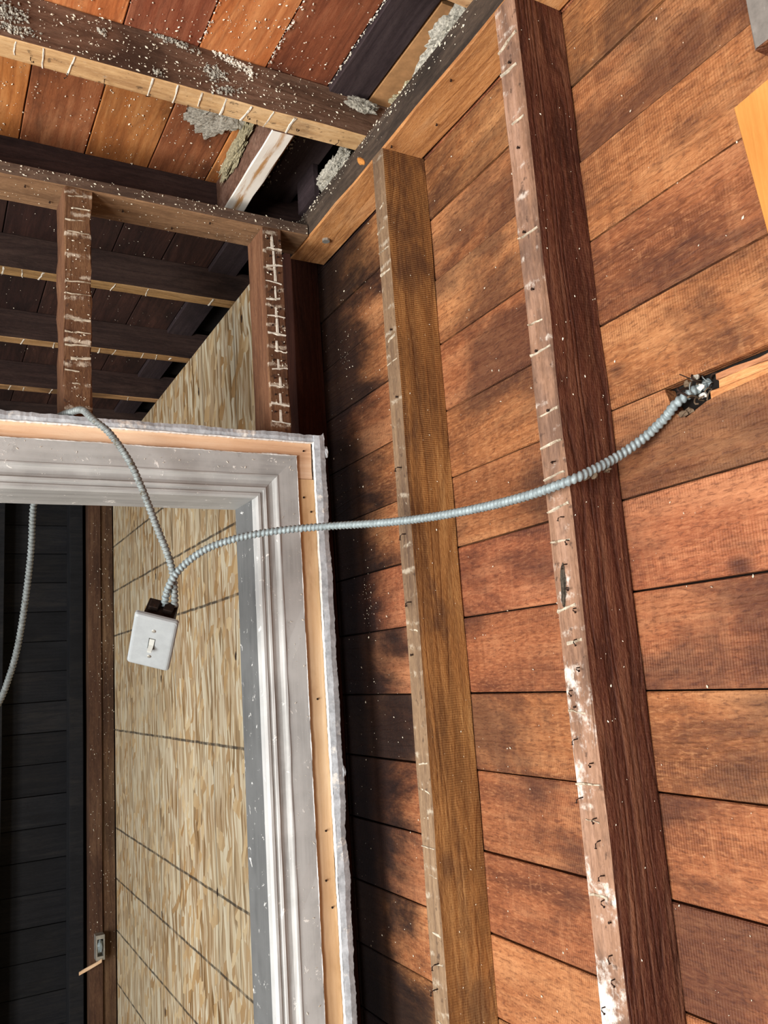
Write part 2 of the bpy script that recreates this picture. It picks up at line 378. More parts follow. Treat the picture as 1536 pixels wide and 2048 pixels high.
# right wall sheathing planks
seams = [.001, .128, .257, .386, .514, .643, .772, .901, 1.030, 1.159, 1.288, 1.419, 1.548, 1.679, 1.805, 1.933, 2.060, 2.191, 2.320, 2.446, 2.575, 2.733]
YN = -.55                                     # where the planks end behind the camera
for i in range(len(seams) - 1):
    z0, z1 = seams[i] + .0013, seams[i + 1] - .0013
    dx = random.uniform(-.0015, .0015)
    if abs(seams[i] - 1.805) < .002:          # the plank broken open where the cable comes through
        prof = [(YN, z0), (1.95, z0), (1.95, z1), (.728, z1), (.722, z1 - .02), (.716, z1 - .036), (.700, z1 - .046), (.684, z1 - .041),
                (.668, z1 - .036), (.655, z1 - .034), (.56, z1 - .029), (.42, z1 - .024), (.30, z1 - .012), (.22, z1), (YN, z1)]
        n = len(prof)
        V = [(XW + dx, y, z) for y, z in prof] + [(XW + .02, y, z) for y, z in prof]
        F = [list(range(n))[::1], list(range(2 * n - 1, n - 1, -1))] + [[(k + 1) % n, k, n + k, n + (k + 1) % n] for k in range(n)]
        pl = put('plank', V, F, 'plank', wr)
        # the splintered strip of bare wood left behind the break
        for q, (b0, b1, s0, s1) in enumerate(((.20, .66, -.035, -.023), (.14, .650, -.0235, -.012), (.24, .655, -.0115, -.002))):
            V, F, fm = beam_geo(1, b0, b1, XW + .003 + q * .004, XW + .02, z1 + s0, z1 + s1, n=14, ch=.002, jit=.0016)
            sp = put('split_strip', V, F, 'split', pl, fm); sp['label'] = 'splintered strip of bare orange wood'
    else:
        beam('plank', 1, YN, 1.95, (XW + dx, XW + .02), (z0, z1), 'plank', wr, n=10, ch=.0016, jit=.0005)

# ceiling boards
edges = [-.388, -.254, -.121, .013, .146, .277, .411, .541, .671]
for i in range(len(edges) - 1):
    for (y0, y1) in ((-.5, 1.325), (1.328, 1.72), (1.722, YF)):
        mt = 'ceil_red' if ((i * 5 + (y0 > 0) * 3) % 4 in (1, 3) and not (y0 < 0 and i == 6)) else 'ceil'
        if 1 < y0 < 1.5 and i in (6, 7): mt = ('ceil_red', 'ceil')[i - 6]
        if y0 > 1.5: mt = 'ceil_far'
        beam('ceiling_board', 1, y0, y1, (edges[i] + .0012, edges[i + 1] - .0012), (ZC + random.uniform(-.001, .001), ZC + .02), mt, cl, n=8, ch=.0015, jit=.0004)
b = beam('ceiling_board', 1, -.5, YF, (.6715, .752), (ZC - .012, ZC + .02), 'charred', cl, n=8, ch=.0015, jit=.0004)
b['label'] = 'blackened narrow ceiling board beside the wall plate'

# ------------------------------------------------------------------ timber framing on the right wall
def plaster_ridges(parent, axis, a0, a1, face, rng, step=.0445, prob=.75, seed=1, size=1.0, skip=None, mat='ridge', full=False):
    """strips of old plaster squeezed between the laths; face = (axis, value, outward sign), rng = (axis, lo, hi)"""
    rr = random.Random(seed); a = a0
    oth, lo, hi = rng; fax, fval, sg = face
    while a < a1:
        if rr.random() < prob and not (skip and skip(a)):
            u0 = lo + rr.uniform(0, .35) * (hi - lo) if rr.random() < .45 else lo + .001
            u1 = hi - rr.uniform(0, .45) * (hi - lo) if rr.random() < .5 else hi - .001
            if full and rr.random() < .7: u0, u1 = lo, hi
            if u1 - u0 > .008:
                n = 4; V = []; F = []; slope = rr.uniform(-.006, .006); hw = rr.uniform(.0016, .0042) * size; th = rr.uniform(.0008, .0024)
                for k in range(n + 1):
                    u = u0 + (u1 - u0) * k / n; m_ = a + slope * (k / n - .5) + rr.uniform(-.001, .001); e = hw * rr.uniform(.5, 1.2)
                    for (da, df) in ((-e, -.0015), (-e * .4, th * rr.uniform(.6, 1.2)), (e * .5, th * rr.uniform(.6, 1.2)), (e, -.0015)):
                        v = [0, 0, 0]; v[axis] = m_ + da; v[oth] = u; v[fax] = fval + sg * df; V.append(v)
                for k in range(n):
                    for j in range(3):
                        F.append([k * 4 + j, k * 4 + j + 1, k * 4 + j + 5, k * 4 + j + 4])
                F += [[0, 1, 2, 3], [n * 4 + 3, n * 4 + 2, n * 4 + 1, n * 4]]
                put('plaster_ridge', V, F, mat, parent)
        a += step

def nail_mesh(nm, bent, L=.013, r=.0011):
    """a rusty lath nail: shank, bend and flat head, pointing along +X"""
    pts = [Vector((0, 0, 0)), Vector((L * .55, 0, 0)), Vector((L * .8, 0, -L * .3 * bent)), Vector((L * .85, L * .25 * bent, -L * .75 * bent))] if bent else [Vector((-.002, 0, 0)), Vector((L * .3, 0, 0))]
    V, F = [], []; n = 6
    for i, p in enumerate(pts):
        d = (pts[min(i + 1, len(pts) - 1)] - pts[max(i - 1, 0)]).normalized()
        u = d.orthogonal().normalized(); v = d.cross(u)
        rr = r
        for k in range(n): V.append(p + (u * math.cos(k * math.tau / n) + v * math.sin(k * math.tau / n)) * rr)
    end = pts[-1]; d = (pts[-1] - pts[-2]).normalized(); u = d.orthogonal().normalized(); v = d.cross(u)
    for q in (0, .0008):
        for k in range(n): V.append(end + d * q + (u * math.cos(k * math.tau / n) + v * math.sin(k * math.tau / n)) * r * 2.1)
    R_ = len(pts) + 2
    for i in range(R_ - 1):
        for k in range(n): F.append([i * n + k, i * n + (k + 1) % n, (i + 1) * n + (k + 1) % n, (i + 1) * n + k])
    F.append([(R_ - 1) * n + k for k in range(n)]); F.append(list(range(n))[::-1])
    me = bpy.data.meshes.new(nm); me.from_pydata([tuple(v) for v in V], [], F); me.materials.append(M['rust']); return me
NAILS = [nail_mesh('bent_nail', 1.0), nail_mesh('bent_nail', .55, .016), nail_mesh('nail', 0)]
def nail(parent, loc, direction, kind, spin=0.0):
    o = bpy.data.objects.new('nail', NAILS[kind]); COL.objects.link(o)
    o.rotation_euler = (Vector(direction).to_track_quat('X', 'Z') @ Matrix.Rotation(spin, 3, 'X').to_quaternion()).to_euler()
    o.location = Vector(loc) - world_origin(parent); o.parent = parent
    return o

def stud(x0, x1, y0, y1, z0, z1, side, front, fax, label, n=30, jit=.0011, ch=.0025):
    o = beam('wall_stud', 2, z0, z1, (x0, x1), (y0, y1), [side, front], None, n=n, ch=ch, jit=jit, face={fax: 1})
    return tag(o, label, 'stud', 'framing studs')
s2 = stud(XF - .001, XW, .824, .872, 0, ZP0, 'stud_red', 'face_pale', (0, -1), 'dark red-brown wall stud with white plaster-smeared edge, crossed by the cable near its bent nails')
s1 = stud(XF - .002, XW, 1.233, 1.275, 0, ZP0, 'stud_amber', 'face_grey', (0, -1), 'amber saw-marked wall stud between the dark red stud and the door casing')
for o, y0, y1, sd, pr in ((s2, .825, .871, 3, .5), (s1, 1.234, 1.274, 4, .6)):
    plaster_ridges(o, 2, .95, 2.55, (0, XF - .001, -1), (1, y0, y1), seed=sd, prob=pr)
rr = random.Random(5)
z = .98
while z < 1.86:
    nail(s2, (XF - .001, rr.choice((.836, .840, .858)) + rr.uniform(-.004, .004), z), (-1, 0, rr.uniform(-.2, .2)), rr.choice((0, 0, 1, 2)), rr.uniform(-.8, .8)).scale = (.75, .75, .75); z += rr.uniform(.02, .045)
for z in (1.93, 2.02, 2.11, 2.2, 2.33, 2.47): nail(s2, (XF - .001, .848 + rr.uniform(-.008, .008), z), (-1, 0, 0), 2)
for z in (1.02, 1.09, 1.13, 1.62, 1.71, 1.83, 1.95, 2.08, 2.21): nail(s1, (XF - .002, 1.25 + rr.uniform(-.01, .01), z), (-1, 0, 0), rr.choice((0, 1, 2)), rr.uniform(-1, 1))
def lump(name, c, r, mat, parent=None, sub=3, amp=.45, freq=3.2, seed=0, rot=(0, 0, 0), fuzz=.12):
    bm = bmesh.new(); bmesh.ops.create_icosphere(bm, subdivisions=sub, radius=1)
    sv = Vector((seed * 3.1, seed * 1.7, seed * 5.3)); Rm = Matrix.Rotation(rot[2], 3, 'Z') @ Matrix.Rotation(rot[1], 3, 'Y') @ Matrix.Rotation(rot[0], 3, 'X')
    V = []; R_ = random.Random(seed * 7 + 1)
    for v in bm.verts:
        p = v.co.copy(); k = 1 + amp * mnoise.noise(p * freq * .6 + sv) + amp * .5 * mnoise.noise(p * freq * 1.7 + sv) + R_.uniform(-fuzz, fuzz)
        q = Vector((p.x * r[0], p.y * r[1], p.z * r[2])) * k
        V.append(tuple(Rm @ q + Vector(c)))
    F = [[x.index for x in f.verts] for f in bm.faces]; bm.free()
    return put(name, V, F, mat, parent, smooth=False)
g = lump('gouge', (XF - .001, .853, 1.69), (.003, .005, .030), 'insul_yel', s2, 3, .5, 3, 5, (.12, 0, 0)); g['label'] = 'ragged dark gouge filled with crumbling mortar'
g.data.materials.clear(); g.data.materials.append(plain('dark_mortar', '#4a4238', .95, scale=220, var=.4, bump=.8, dirt='#b5ac9c', dirt_at=.63))

st3 = beam('wall_stud', 2, 2.207, ZP0, (XF, XW), (.424, .470), ['stud_red', plain('grey_plaster_film', '#77716a', .9, scale=60, dirt='#c9c5bd', dirt_at=.62)], None, n=8, jit=.001, face={(0, -1): 1})
tag(st3, 'short sawn-off stud with grey plaster film at the upper right corner', 'stud', 'framing studs')
# a leaning offcut of clean wood below the sawn-off stud
V, F, fm = beam_geo(2, 0, .62, 0, .022, -.06, .0, n=4, ch=.0015, jit=.0004)
o = put('wood_offcut', V, F, 'fresh', None, fm); o.location = (XW - .0135, .462, 1.60); o.rotation_euler = (math.radians(-5.5), 0, 0)
tag(o, 'clean orange board leaning on the sheathing below the sawn-off stud', 'board')

pl = empty('wall_plate', (.79, .6, ZP0)); tag(pl, 'thick horizontal top plate on the studs along the right wall', 'plate')
beam('plate_timber', 1, -.5, 1.70, (XF + .001, XW - .004), (ZP0, ZP1), ['plate_front', 'plate_under'], pl, n=26, ch=.003, jit=.0014, face={(2, -1): 1})
o = lump('wood_splinter', pix(722, 322, 1.52), (.004, .017, .006), 'fresh', pl, 2, .2, 2, 3, (.75, 0, 0)); o['label'] = 'pale torn splinter'
V = []; 
bh = put('nail_head', [(.785 + .009 * math.cos(k * math.tau / 8), 1.585 + .009 * math.sin(k * math.tau / 8), ZP0 - q) for q in (-.002, .006) for k in range(8)],
         [list(range(8)), list(range(15, 7, -1))] + [[k, 8 + k, 8 + (k + 1) % 8, (k + 1) % 8] for k in range(8)], 'screw', pl)
for (x, y) in ((.80, 1.13), (.76, 1.02), (.775, 1.31), (.755, 1.22)): nail(pl, (x, y, ZP0), (0, 0, -1), 2)

# ------------------------------------------------------------------ ceiling joists
jl = [(.89, .94, 'ceiling joist nearest the top edge, seen only as a pale sliver by the plate'),
      (1.300, 1.350, 'long brown ceiling joist with pale lath-striped underside, in front of the partition'),
      (1.700, 1.750, 'dark ceiling joist just behind the partition top plate'),
      (2.106, 2.150, 'first dark striped joist seen past the partition, above the wall stud stubs'),
      (2.560, 2.602, 'second dark joist past the partition, above the strand board edge'),
      (2.990, 3.032, 'third joist past the partition, lowest in view above the door head'),
      (3.430, 3.475, 'farthest ceiling joist, nearly hidden by the door head')]
joists = []
for k, (y0, y1, lab) in enumerate(jl):
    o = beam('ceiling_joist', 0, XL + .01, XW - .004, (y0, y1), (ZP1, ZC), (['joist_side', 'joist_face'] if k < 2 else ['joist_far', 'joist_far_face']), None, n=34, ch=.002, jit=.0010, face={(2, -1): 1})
    tag(o, lab, 'joist', 'ceiling joists'); joists.append(o)
for o, (y0, y1, lab), sd, pr in ((joists[0], jl[0], 3, .7), (joists[1], jl[1], 8, .65), (joists[3], jl[3], 9, .6), (joists[4], jl[4], 10, .6), (joists[5], jl[5], 12, .6)):
    plaster_ridges(o, 0, .06, .72, (2, ZP1, -1), (1, y0 + .001, y1 - .001), seed=sd, prob=pr, size=.95, mat='plaster', full=True)
for (x, y) in ((.13, 1.33), (.19, 1.345), (.25, 1.335), (.33, 1.342), (.40, 1.345), (.44, 1.34), (.51, 1.33), (.53, 1.335), (.61, 1.33), (.70, 1.33)):
    nail(joists[1], (x, y, ZP1), (0, 0, -1), random.choice((0, 1)), random.uniform(0, 6)).scale = (.7, .7, .7)

o = beam('blocking', 1, 1.352, 1.698, (.568, .613), (ZP1 - .001, ZC - .001), ['joist_side', 'block'], None, n=6, jit=.0012, face={(2, -1): 1})
tag(o, 'short blocking piece with stained white underside between two joists', 'blocking')
o = beam('blocking', 2, ZP1 + .001, ZC - .013, (.735, .75), (1.53, 1.62), 'charred', None, n=3, jit=.001)
tag(o, 'small blackened upright offcut standing on the wall plate', 'blocking')

# ------------------------------------------------------------------ partition with the doorway
YP0, YP1 = 1.585, 1.680
o = beam('partition_plate', 0, XL + .01, XF - .002, (YP0, YP1), (ZP0, 2.604), ['header_front', 'header_under'], None, n=30, jit=.0012, ch=.002, face={(2, -1): 1})
tag(o, 'horizontal top plate of the door partition, dusty front and brown underside', 'plate')
for (x, y) in ((.15, 1.61), (.2, 1.65), (.34, 1.63), (.45, 1.66), (.52, 1.61)): nail(o, (x, y, ZP0), (0, 0, -1), 2)
ZD = 2.097                                    # top of the door frame
c1 = stud(.2185, .2695, YP0, YP1, ZD + .001, ZP0 - .001, 'crip_side', 'face_crip', (1, -1), 'rough short stud above the door head where the cable comes over', n=14, jit=.0022)
c2 = stud(.630, .676, YP0, YP1, ZD + .001, ZP0 - .001, 'crip_side', 'face_crip', (1, -1), 'short stud above the door corner with a ladder of white plaster marks', n=14)
plaster_ridges(c1, 2, ZD + .02, ZP0 - .01, (1, YP0, -1), (0, .2195, .2685), seed=21, prob=.8, size=.8, step=.026)
plaster_ridges(c2, 2, ZD + .03, ZP0 - .01, (1, YP0, -1), (0, .632, .675), seed=22, prob=1.0, step=.040, mat='plaster')
rr = random.Random(77)
for k in range(11):                            # the upright ridge between the lath ends
    z = ZD + .03 + k * .040 + rr.uniform(-.003, .003); x = .6535 + rr.uniform(-.002, .002); h = rr.uniform(.022, .038); e = rr.uniform(.0018, .0034)
    put('plaster_ridge', [(x - e, YP0 + .001, z), (x - e * .8, YP0 - .0015, z), (x + e, YP0 - .0012, z), (x + e, YP0 + .001, z), (x - e, YP0 + .001, z + h), (x - e * .5, YP0 - .0014, z + h), (x + e * .7, YP0 - .0012, z + h), (x + e, YP0 + .001, z + h)],
        [[0, 1, 2, 3], [7, 6, 5, 4], [0, 4, 5, 1], [1, 5, 6, 2], [2, 6, 7, 3]], 'plaster', c2)
    for xx in (.642, .665): nail(c2, (xx + rr.uniform(-.003, .003), YP0, z + .02), (0, -1, 0), 2)
o = beam('corner_post', 2, 0, ZP0 + .06, (.764, XW - .001), (1.745, 1.80), 'post', None, n=14, jit=.001)
tag(o, 'dark red corner post in the shaded gap beside the plaster-laddered short stud', 'post')
o = beam('trimmer_stud', 2, 0, 2.05, (.655, .70), (1.60, 1.68), 'crip_side', None, n=8); tag(o, 'upright trimmer stud hidden behind the right door casing', 'stud')
o = beam('trimmer_stud', 2, 0, 2.05, (-.47, -.425), (1.60, 1.68), 'crip_side', None, n=8); tag(o, 'upright trimmer stud behind the left door casing, outside the frame', 'stud')

# door frame: mouldings are one profile run round the opening with mitred corners
df = empty('door_frame', (.115, 1.6, 0)); tag(df, 'grey painted door frame with stripped pine band and flaking paint edge', 'door frame')
XI0, XI1, ZI = -.35, .580, 1.9556
YC = 1.553
prof = [(0, .1, 0), (0, .010, 0), (.004, .006, 0), (.009, .0055, 0), (.0115, .0095, 0), (.015, .0095, 0), (.0165, .004, 0), (.0205, .0025, 0), (.0235, .007, 0), (.029, .0095, 0), (.036, .0085, 0), (.0405, .0045, 0),
        (.0425, -.0008, 0), (.0445, -.0022, 0), (.047, -.0015, 0), (.048, .0, 0), (.090, .0, 0), (.0915, .001, 0), (.0915, .018, 0)]
prof = [(t, YC + y * (.68 if 0 < t < .046 else 1)) for (t, y, _) in prof]; prof[0] = (0, YC + .03)
def casing(name, pts_fn, n, mat):
    V, F = [], []; m_ = len(prof)
    for i in range(n + 1):
        for (t, y) in prof: V.append(pts_fn(i / n, t, y + random.uniform(-.0005, .0005)))
    for i in range(n):
        for k in range(m_ - 1): F.append([i * m_ + k, i * m_ + k + 1, (i + 1) * m_ + k + 1, (i + 1) * m_ + k])
        F.append([i * m_ + m_ - 1, i * m_, (i + 1) * m_, (i + 1) * m_ + m_ - 1])
    F += [list(range(m_))[::-1], [n * m_ + k for k in range(m_)]]
    o = put(name, V, F, mat, df)
    bm = bmesh.new(); bm.from_mesh(o.data); bmesh.ops.recalc_face_normals(bm, faces=bm.faces); bm.to_mesh(o.data); bm.free()
    return o
casing('side_casing', lambda f, t, y: (XI1 + t, y, (ZI + t) * f), 40, 'paint_v')
casing('side_casing', lambda f, t, y: (XI0 - t, y, (ZI + t) * f), 40, 'paint_v')
casing('head_casing', lambda f, t, y: (XI0 - t + f * (XI1 - XI0 + 2 * t), y, ZI + t), 24, 'paint_h')
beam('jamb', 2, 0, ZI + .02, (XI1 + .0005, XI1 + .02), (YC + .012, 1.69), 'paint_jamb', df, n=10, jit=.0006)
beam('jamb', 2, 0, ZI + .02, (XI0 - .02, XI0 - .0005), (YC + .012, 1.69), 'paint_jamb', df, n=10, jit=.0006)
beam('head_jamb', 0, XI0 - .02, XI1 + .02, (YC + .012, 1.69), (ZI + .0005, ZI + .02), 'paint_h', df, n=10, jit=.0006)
# bare pine band round the casing (grounds)
YG = 1.562
beam('pine_band', 0, XI0 - .13, .7085, (YG, YG + .022), (2.044, 2.0795), 'fresh_h', df, n=16, jit=.0007, ch=.001)
beam('pine_band', 2, 2.0005, 2.0438, (.6705, .7085), (YG, YG + .022), 'fresh_h', df, n=2, jit=.0005, ch=.001)
V, F, fm = beam_geo(2, 0, 1.9995, .6705, .7120, YG, YG + .022, n=16, ch=.001, jit=.0006)
b_ = put('pine_band', V, F, 'band_v', df, fm)
for (x, z) in ((.685, 1.96), (.70, 1.93), (.692, 1.55), (.695, 1.30), (.69, 1.21), (.70, 1.16), (.69, 2.06)): nail(b_, (x, YG + .001, z), (0, -1, 0), 2)
# lintel behind, and the ragged painted plaster edge outside the band
beam('lintel', 0, XI0 - .1, .70, (1.60, 1.68), (2.052, 2.09), 'crip_side', df, n=8)
def ragged(name, along, a0, a1, lo, hi, y, th, amp, n, seed, mat='flake'):
    rr = random.Random(seed); V, F = [], []
    for i in range(n + 1):
        a = a0 + (a1 - a0) * i / n
        e0 = lo + amp * .5 * mnoise.noise(Vector((a * 23, seed, 0))) + rr.uniform(-1, 1) * amp * .2
        e1 = hi + amp * (mnoise.noise(Vector((a * 12, seed, 7))) + .5 * mnoise.noise(Vector((a * 70, seed, 3)))) + rr.uniform(-1, 1) * amp * .2
        yy = y + .0012 * mnoise.noise(Vector((a * 25, seed, 11))) + rr.uniform(-.00025, .00025)
        for (e, d) in ((e0, yy + .001), ((e0 + e1) / 2, yy - .001), (e1, yy + .0015), (e1, yy + th), (e0, yy + th)):
            V.append((a, d, e) if along == 0 else (e, d, a))
    for i in range(n):
        for k in range(5): F.append([i * 5 + k, i * 5 + (k + 1) % 5, (i + 1) * 5 + (k + 1) % 5, (i + 1) * 5 + k])
    F += [[0, 1, 2, 3, 4], [n * 5 + k for k in (4, 3, 2, 1, 0)]]
    o = put(name, V, F, mat, df)
    bm = bmesh.new(); bm.from_mesh(o.data); bmesh.ops.recalc_face_normals(bm, faces=bm.faces); bm.to_mesh(o.data); bm.free()
    return o
a = ragged('paint_edge', 0, XI0 - .12, .735, 2.0795, 2.0965, 1.556, .03, .003, 260, 3); a['label'] = 'flaking whitish paint edge'
a = ragged('paint_edge', 2, 0, 2.094, .7125, .7365, 1.552, .03, .0035, 520, 5); a['label'] = 'flaking whitish paint edge'
M['crust'] = plain('thick_white_paint_crust', '#e4e3de', .6, scale=90, var=.1, bump=.4, dirt='#a9a59c', dirt_at=.62)
a = ragged('paint_crust', 0, XI0 - .09, .672, 2.0445, 2.0485, 1.5535, .006, .0022, 300, 13, 'crust'); a['label'] = 'chipped white crust of paint along the casing'
a = ragged('paint_crust', 2, 0, 2.047, .6690, .6722, 1.5535, .006, .0016, 520, 15, 'crust'); a['label'] = 'chipped white crust of paint along the casing'
a = ragged('paint_crust', 2, 0, 2.08, .7105, .7135, 1.554, .006, .0022, 520, 17, 'crust'); a['label'] = 'chipped white crust of paint along the pine band'
a = ragged('paint_crust', 0, XI0 - .09, .712, 2.0775, 2.0805, 1.5555, .006, .0022, 300, 19, 'crust'); a['label'] = 'chipped white crust of paint along the pine band'
for k, (x, z, r) in enumerate(((.741, 2.06, .007), (.738, 1.405, .008), (.734, 2.088, .007))):
    lump('paint_flake', (x, 1.556, z), (r * .6, r * .5, r * 1.6), 'flake', df, 2, .4, 2.5, 30 + k)

# ------------------------------------------------------------------ strand board in the next room
for k, (y0, y1, lab) in enumerate(((1.83, 2.629, 'strand board sheet next to the door jamb, nearest of the two'), (2.632, 3.845, 'strand board sheet at the far end, its left edge against the dark posts'))):
    o = beam('strand_board', 2, .01, 2.640, (XF, XF + .011), (y0, y1), 'osb', None, n=4, ch=.0006, jit=.0002)
    tag(o, lab, 'board', 'strand board sheets')
    for (y, z) in ((3.07, 1.99), (3.07, .83), (3.05, .53), (2.43, 1.02), (2.05, 2.57), (2.47, 2.50), (2.83, 2.48), (3.02, 1.62), (2.2, 1.66)):
        if y0 < y < y1:
            lump('nail_dent', (XF, y, z), (.0012, .006, .013), 'rust', o, 2, .3, 2, y * 3)
for (y0, y1, lab) in ((2.05, 2.09, 'wall stud hidden behind the nearer strand board sheet'), (2.61, 2.65, 'wall stud hidden behind the joint of the two strand board sheets'), (3.25, 3.29, 'wall stud hidden behind the farther strand board sheet')):
    o = beam('wall_stud', 2, 0, ZP0 + .06, (XF + .0115, XW - .001), (y0, y1), 'crip_side', None, n=6)
    tag(o, lab, 'stud', 'studs behind strand board')

# ------------------------------------------------------------------ far wall of the next room
for i in range(21):
    z0 = .002 + i * .130
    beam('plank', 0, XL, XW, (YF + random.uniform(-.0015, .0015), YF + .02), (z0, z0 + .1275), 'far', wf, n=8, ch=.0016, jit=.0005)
for (x0, x1, y0, lab) in ((.634, .6875, 3.846, 'brown corner post left of the strand board, wire box fixed at its foot'), (.6895, .7425, 3.858, 'dusty brown post touching the left edge of the strand board'),
                          (.562, .618, 3.885, 'dark lath-marked stud left of the brown corner posts'), (.245, .298, 3.885, 'dark stud at the far left edge of the doorway view'), (-.15, -.10, 3.885, 'dark far stud hidden behind the left door casing')):
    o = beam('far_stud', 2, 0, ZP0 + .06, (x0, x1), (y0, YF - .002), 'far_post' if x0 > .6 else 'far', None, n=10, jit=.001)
    tag(o, lab, 'stud', 'far wall studs')
jb = empty('junction_box', (.66, 3.83, .52)); tag(jb, 'small metal junction box with a wooden sliver on the far corner post', 'junction box')
join_boxes('box_body', [(.652, .686, 3.80, 3.846, .52, .535), (.652, .686, 3.80, 3.846, .60, .615), (.652, .657, 3.80, 3.846, .535, .60), (.681, .686, 3.80, 3.846, .535, .60), (.657, .681, 3.838, 3.846, .535, .60)], 'screw', jb)
lump('clamp', (.668, 3.805, .575), (.010, .012, .024), 'steel', jb, 2, .4, 2, 9)
V, F, fm = beam_geo(0, .585, .672, 3.79, 3.796, -.006, .006, n=4, ch=.001, jit=.001)
V = [(v[0], v[1], v[2] + .52 + (v[0] - .672) * .35) for v in V]
put('wood_sliver', V, F, 'fresh_h', jb, fm)

# ------------------------------------------------------------------ armoured cables
def spline(pts, step):
    out = []; n = len(pts)
    for i in range(n - 1):
        p0, p1, p2, p3 = pts[max(i - 1, 0)], pts[i], pts[i + 1], pts[min(i + 2, n - 1)]
        k = max(2, int((p2 - p1).length / step))
        for j in range(k):
            t = j / k
            out.append(.5 * ((2 * p1) + (p2 - p0) * t + (2 * p0 - 5 * p1 + 4 * p2 - p3) * t * t + (3 * p1 - p0 - 3 * p2 + p3) * t ** 3))
    out.append(pts[-1]); return out
def resample(P, step):
    out = [P[0]]; acc = 0
    for a, b in zip(P, P[1:]):
        L = (b - a).length; 
        while acc + L >= step:
            t = (step - acc) / L; a = a + (b - a) * t; out.append(a); L = (b - a).length; acc = 0
        acc += L
    return out
def tube(name, pts, r, mat, parent=None, pitch=.0074, ridge=.0019, step=.0012, seg=14, helical=True):
    P = resample(spline(pts, step), step)
    t0 = (P[1] - P[0]).normalized(); u = t0.orthogonal().normalized()
    V, F = [], []
    for i, p in enumerate(P):
        d = (P[min(i + 1, len(P) - 1)] - P[max(i - 1, 0)]).normalized()
        u = (u - d * u.dot(d)).normalized(); v = d.cross(u)
        for k in range(seg):
            a = k * math.tau / seg
            if helical:
                f = (i * step / pitch + k / seg) % 1.0
                rr_ = r - ridge + ridge * (math.sin(math.pi * min(1, f / .74)) ** .5 if f < .74 else 0)
            else: rr_ = r
            V.append(p + (u * math.cos(a) + v * math.sin(a)) * rr_)
    n = len(P)
    for i in range(n - 1):
        for k in range(seg): F.append([i * seg + k, i * seg + (k + 1) % seg, (i + 1) * seg + (k + 1) % seg, (i + 1) * seg + k])
    F += [list(range(seg))[::-1], [(n - 1) * seg + k for k in range(seg)]]
    return put(name, [tuple(v) for v in V], F, mat, parent, smooth=True)
DS = 1.42                                     # distance of the hanging switch
A = [(331, 1212, DS), (331, 1195, DS), (343, 1162, DS), (368, 1130, DS + .005), (415, 1097, 1.425), (480, 1075, 1.425), (560, 1061, 1.425), (650, 1053, 1.41), (760, 1046, 1.345), (850, 1036, 1.275),
     (950, 1018, 1.195), (1050, 993, 1.115), (1135, 963, 1.066), (1190, 938, 1.072), (1240, 910, 1.085), (1290, 874, 1.085), (1330, 836, 1.07), (1352, 808, 1.056), (1385, 783, 1.052), (1420, 765, 1.054)]
ca = empty('armored_cable', pix(1375, 790, 1.05)); tag(ca, 'grey spiral-armoured cable running from the hanging switch across both studs into the wall', 'cable', 'armoured cables')
tube('armour', [pix(*p) for p in A], .0068, 'steel', ca)
B = [pix(*p) for p in ((349, 1214, DS + .005), (349, 1195, DS + .005), (346, 1150, DS + .01), (335, 1108, 1.435), (315, 1058, 1.44), (297, 1010, 1.445), (281, 970, 1.45), (263, 930, 1.455), (241, 895, 1.46), (215, 862, 1.466), (186, 839, 1.475))]
B += [Vector((.243, 1.525, 2.098)), Vector((.229, 1.56, 2.1045)), Vector((.213, 1.60, 2.1065)), Vector((.2, 1.66, 2.1065)), Vector((.195, 1.705, 2.092)), Vector((.192, 1.722, 2.05))]
B += [pix(*p) for p in ((66, 1020, 1.66), (62, 1100, 1.665), (52, 1190, 1.67), (36, 1290, 1.68), (17, 1358, 1.69), (-8, 1415, 1.7), (-70, 1500, 1.72), (-190, 1580, 1.74))]
cb = empty('armored_cable', (.2, 1.63, 2.1)); tag(cb, 'dull spiral-armoured cable from the switch over the door head and down behind it', 'cable', 'armoured cables')
tube('armour', B, .0068, 'steel_dull', cb)
rr = random.Random(3)
for k in range(16):                           # torn fibres and paper round the hole
    p = pix(1385 + rr.uniform(-35, 40), 775 + rr.uniform(-25, 25), 1.045)
    d = Vector((rr.uniform(-.010, .002), rr.uniform(-.02, .02), rr.uniform(-.012, .012)))
    q = p + d; mid = (p + q) / 2 + Vector((rr.uniform(-.006, 0), 0, rr.uniform(-.006, .006)))
    tube('frayed_fibre', [p + Vector((.012, 0, 0)), p, mid, q], rr.uniform(.0007, .0016), rr.choice(('fibre', 'fibre', 'rust', 'steel_dull')), ca, step=.004, seg=6, helical=False)
for k, (x, y) in enumerate(((1400, 775), (1408, 790), (1375, 768), (1390, 755))):
    lump('torn_wrapping', pix(x, y, 1.048), (.004, .006, .004), ('paper', 'paper', 'fibre', 'insul')[k], ca, 2, .6, 2.5, 50 + k)
for k, (x, y) in enumerate(((1188, 952), (1215, 940), (1170, 955), (1365, 828), (1378, 822))):
    lump('cobweb_clump', pix(x, y, (1.07, 1.08, 1.068, 1.05, 1.048)[k]), (.004, .006, .0035), 'fibre', ca, 2, .7, 3, 60 + k)

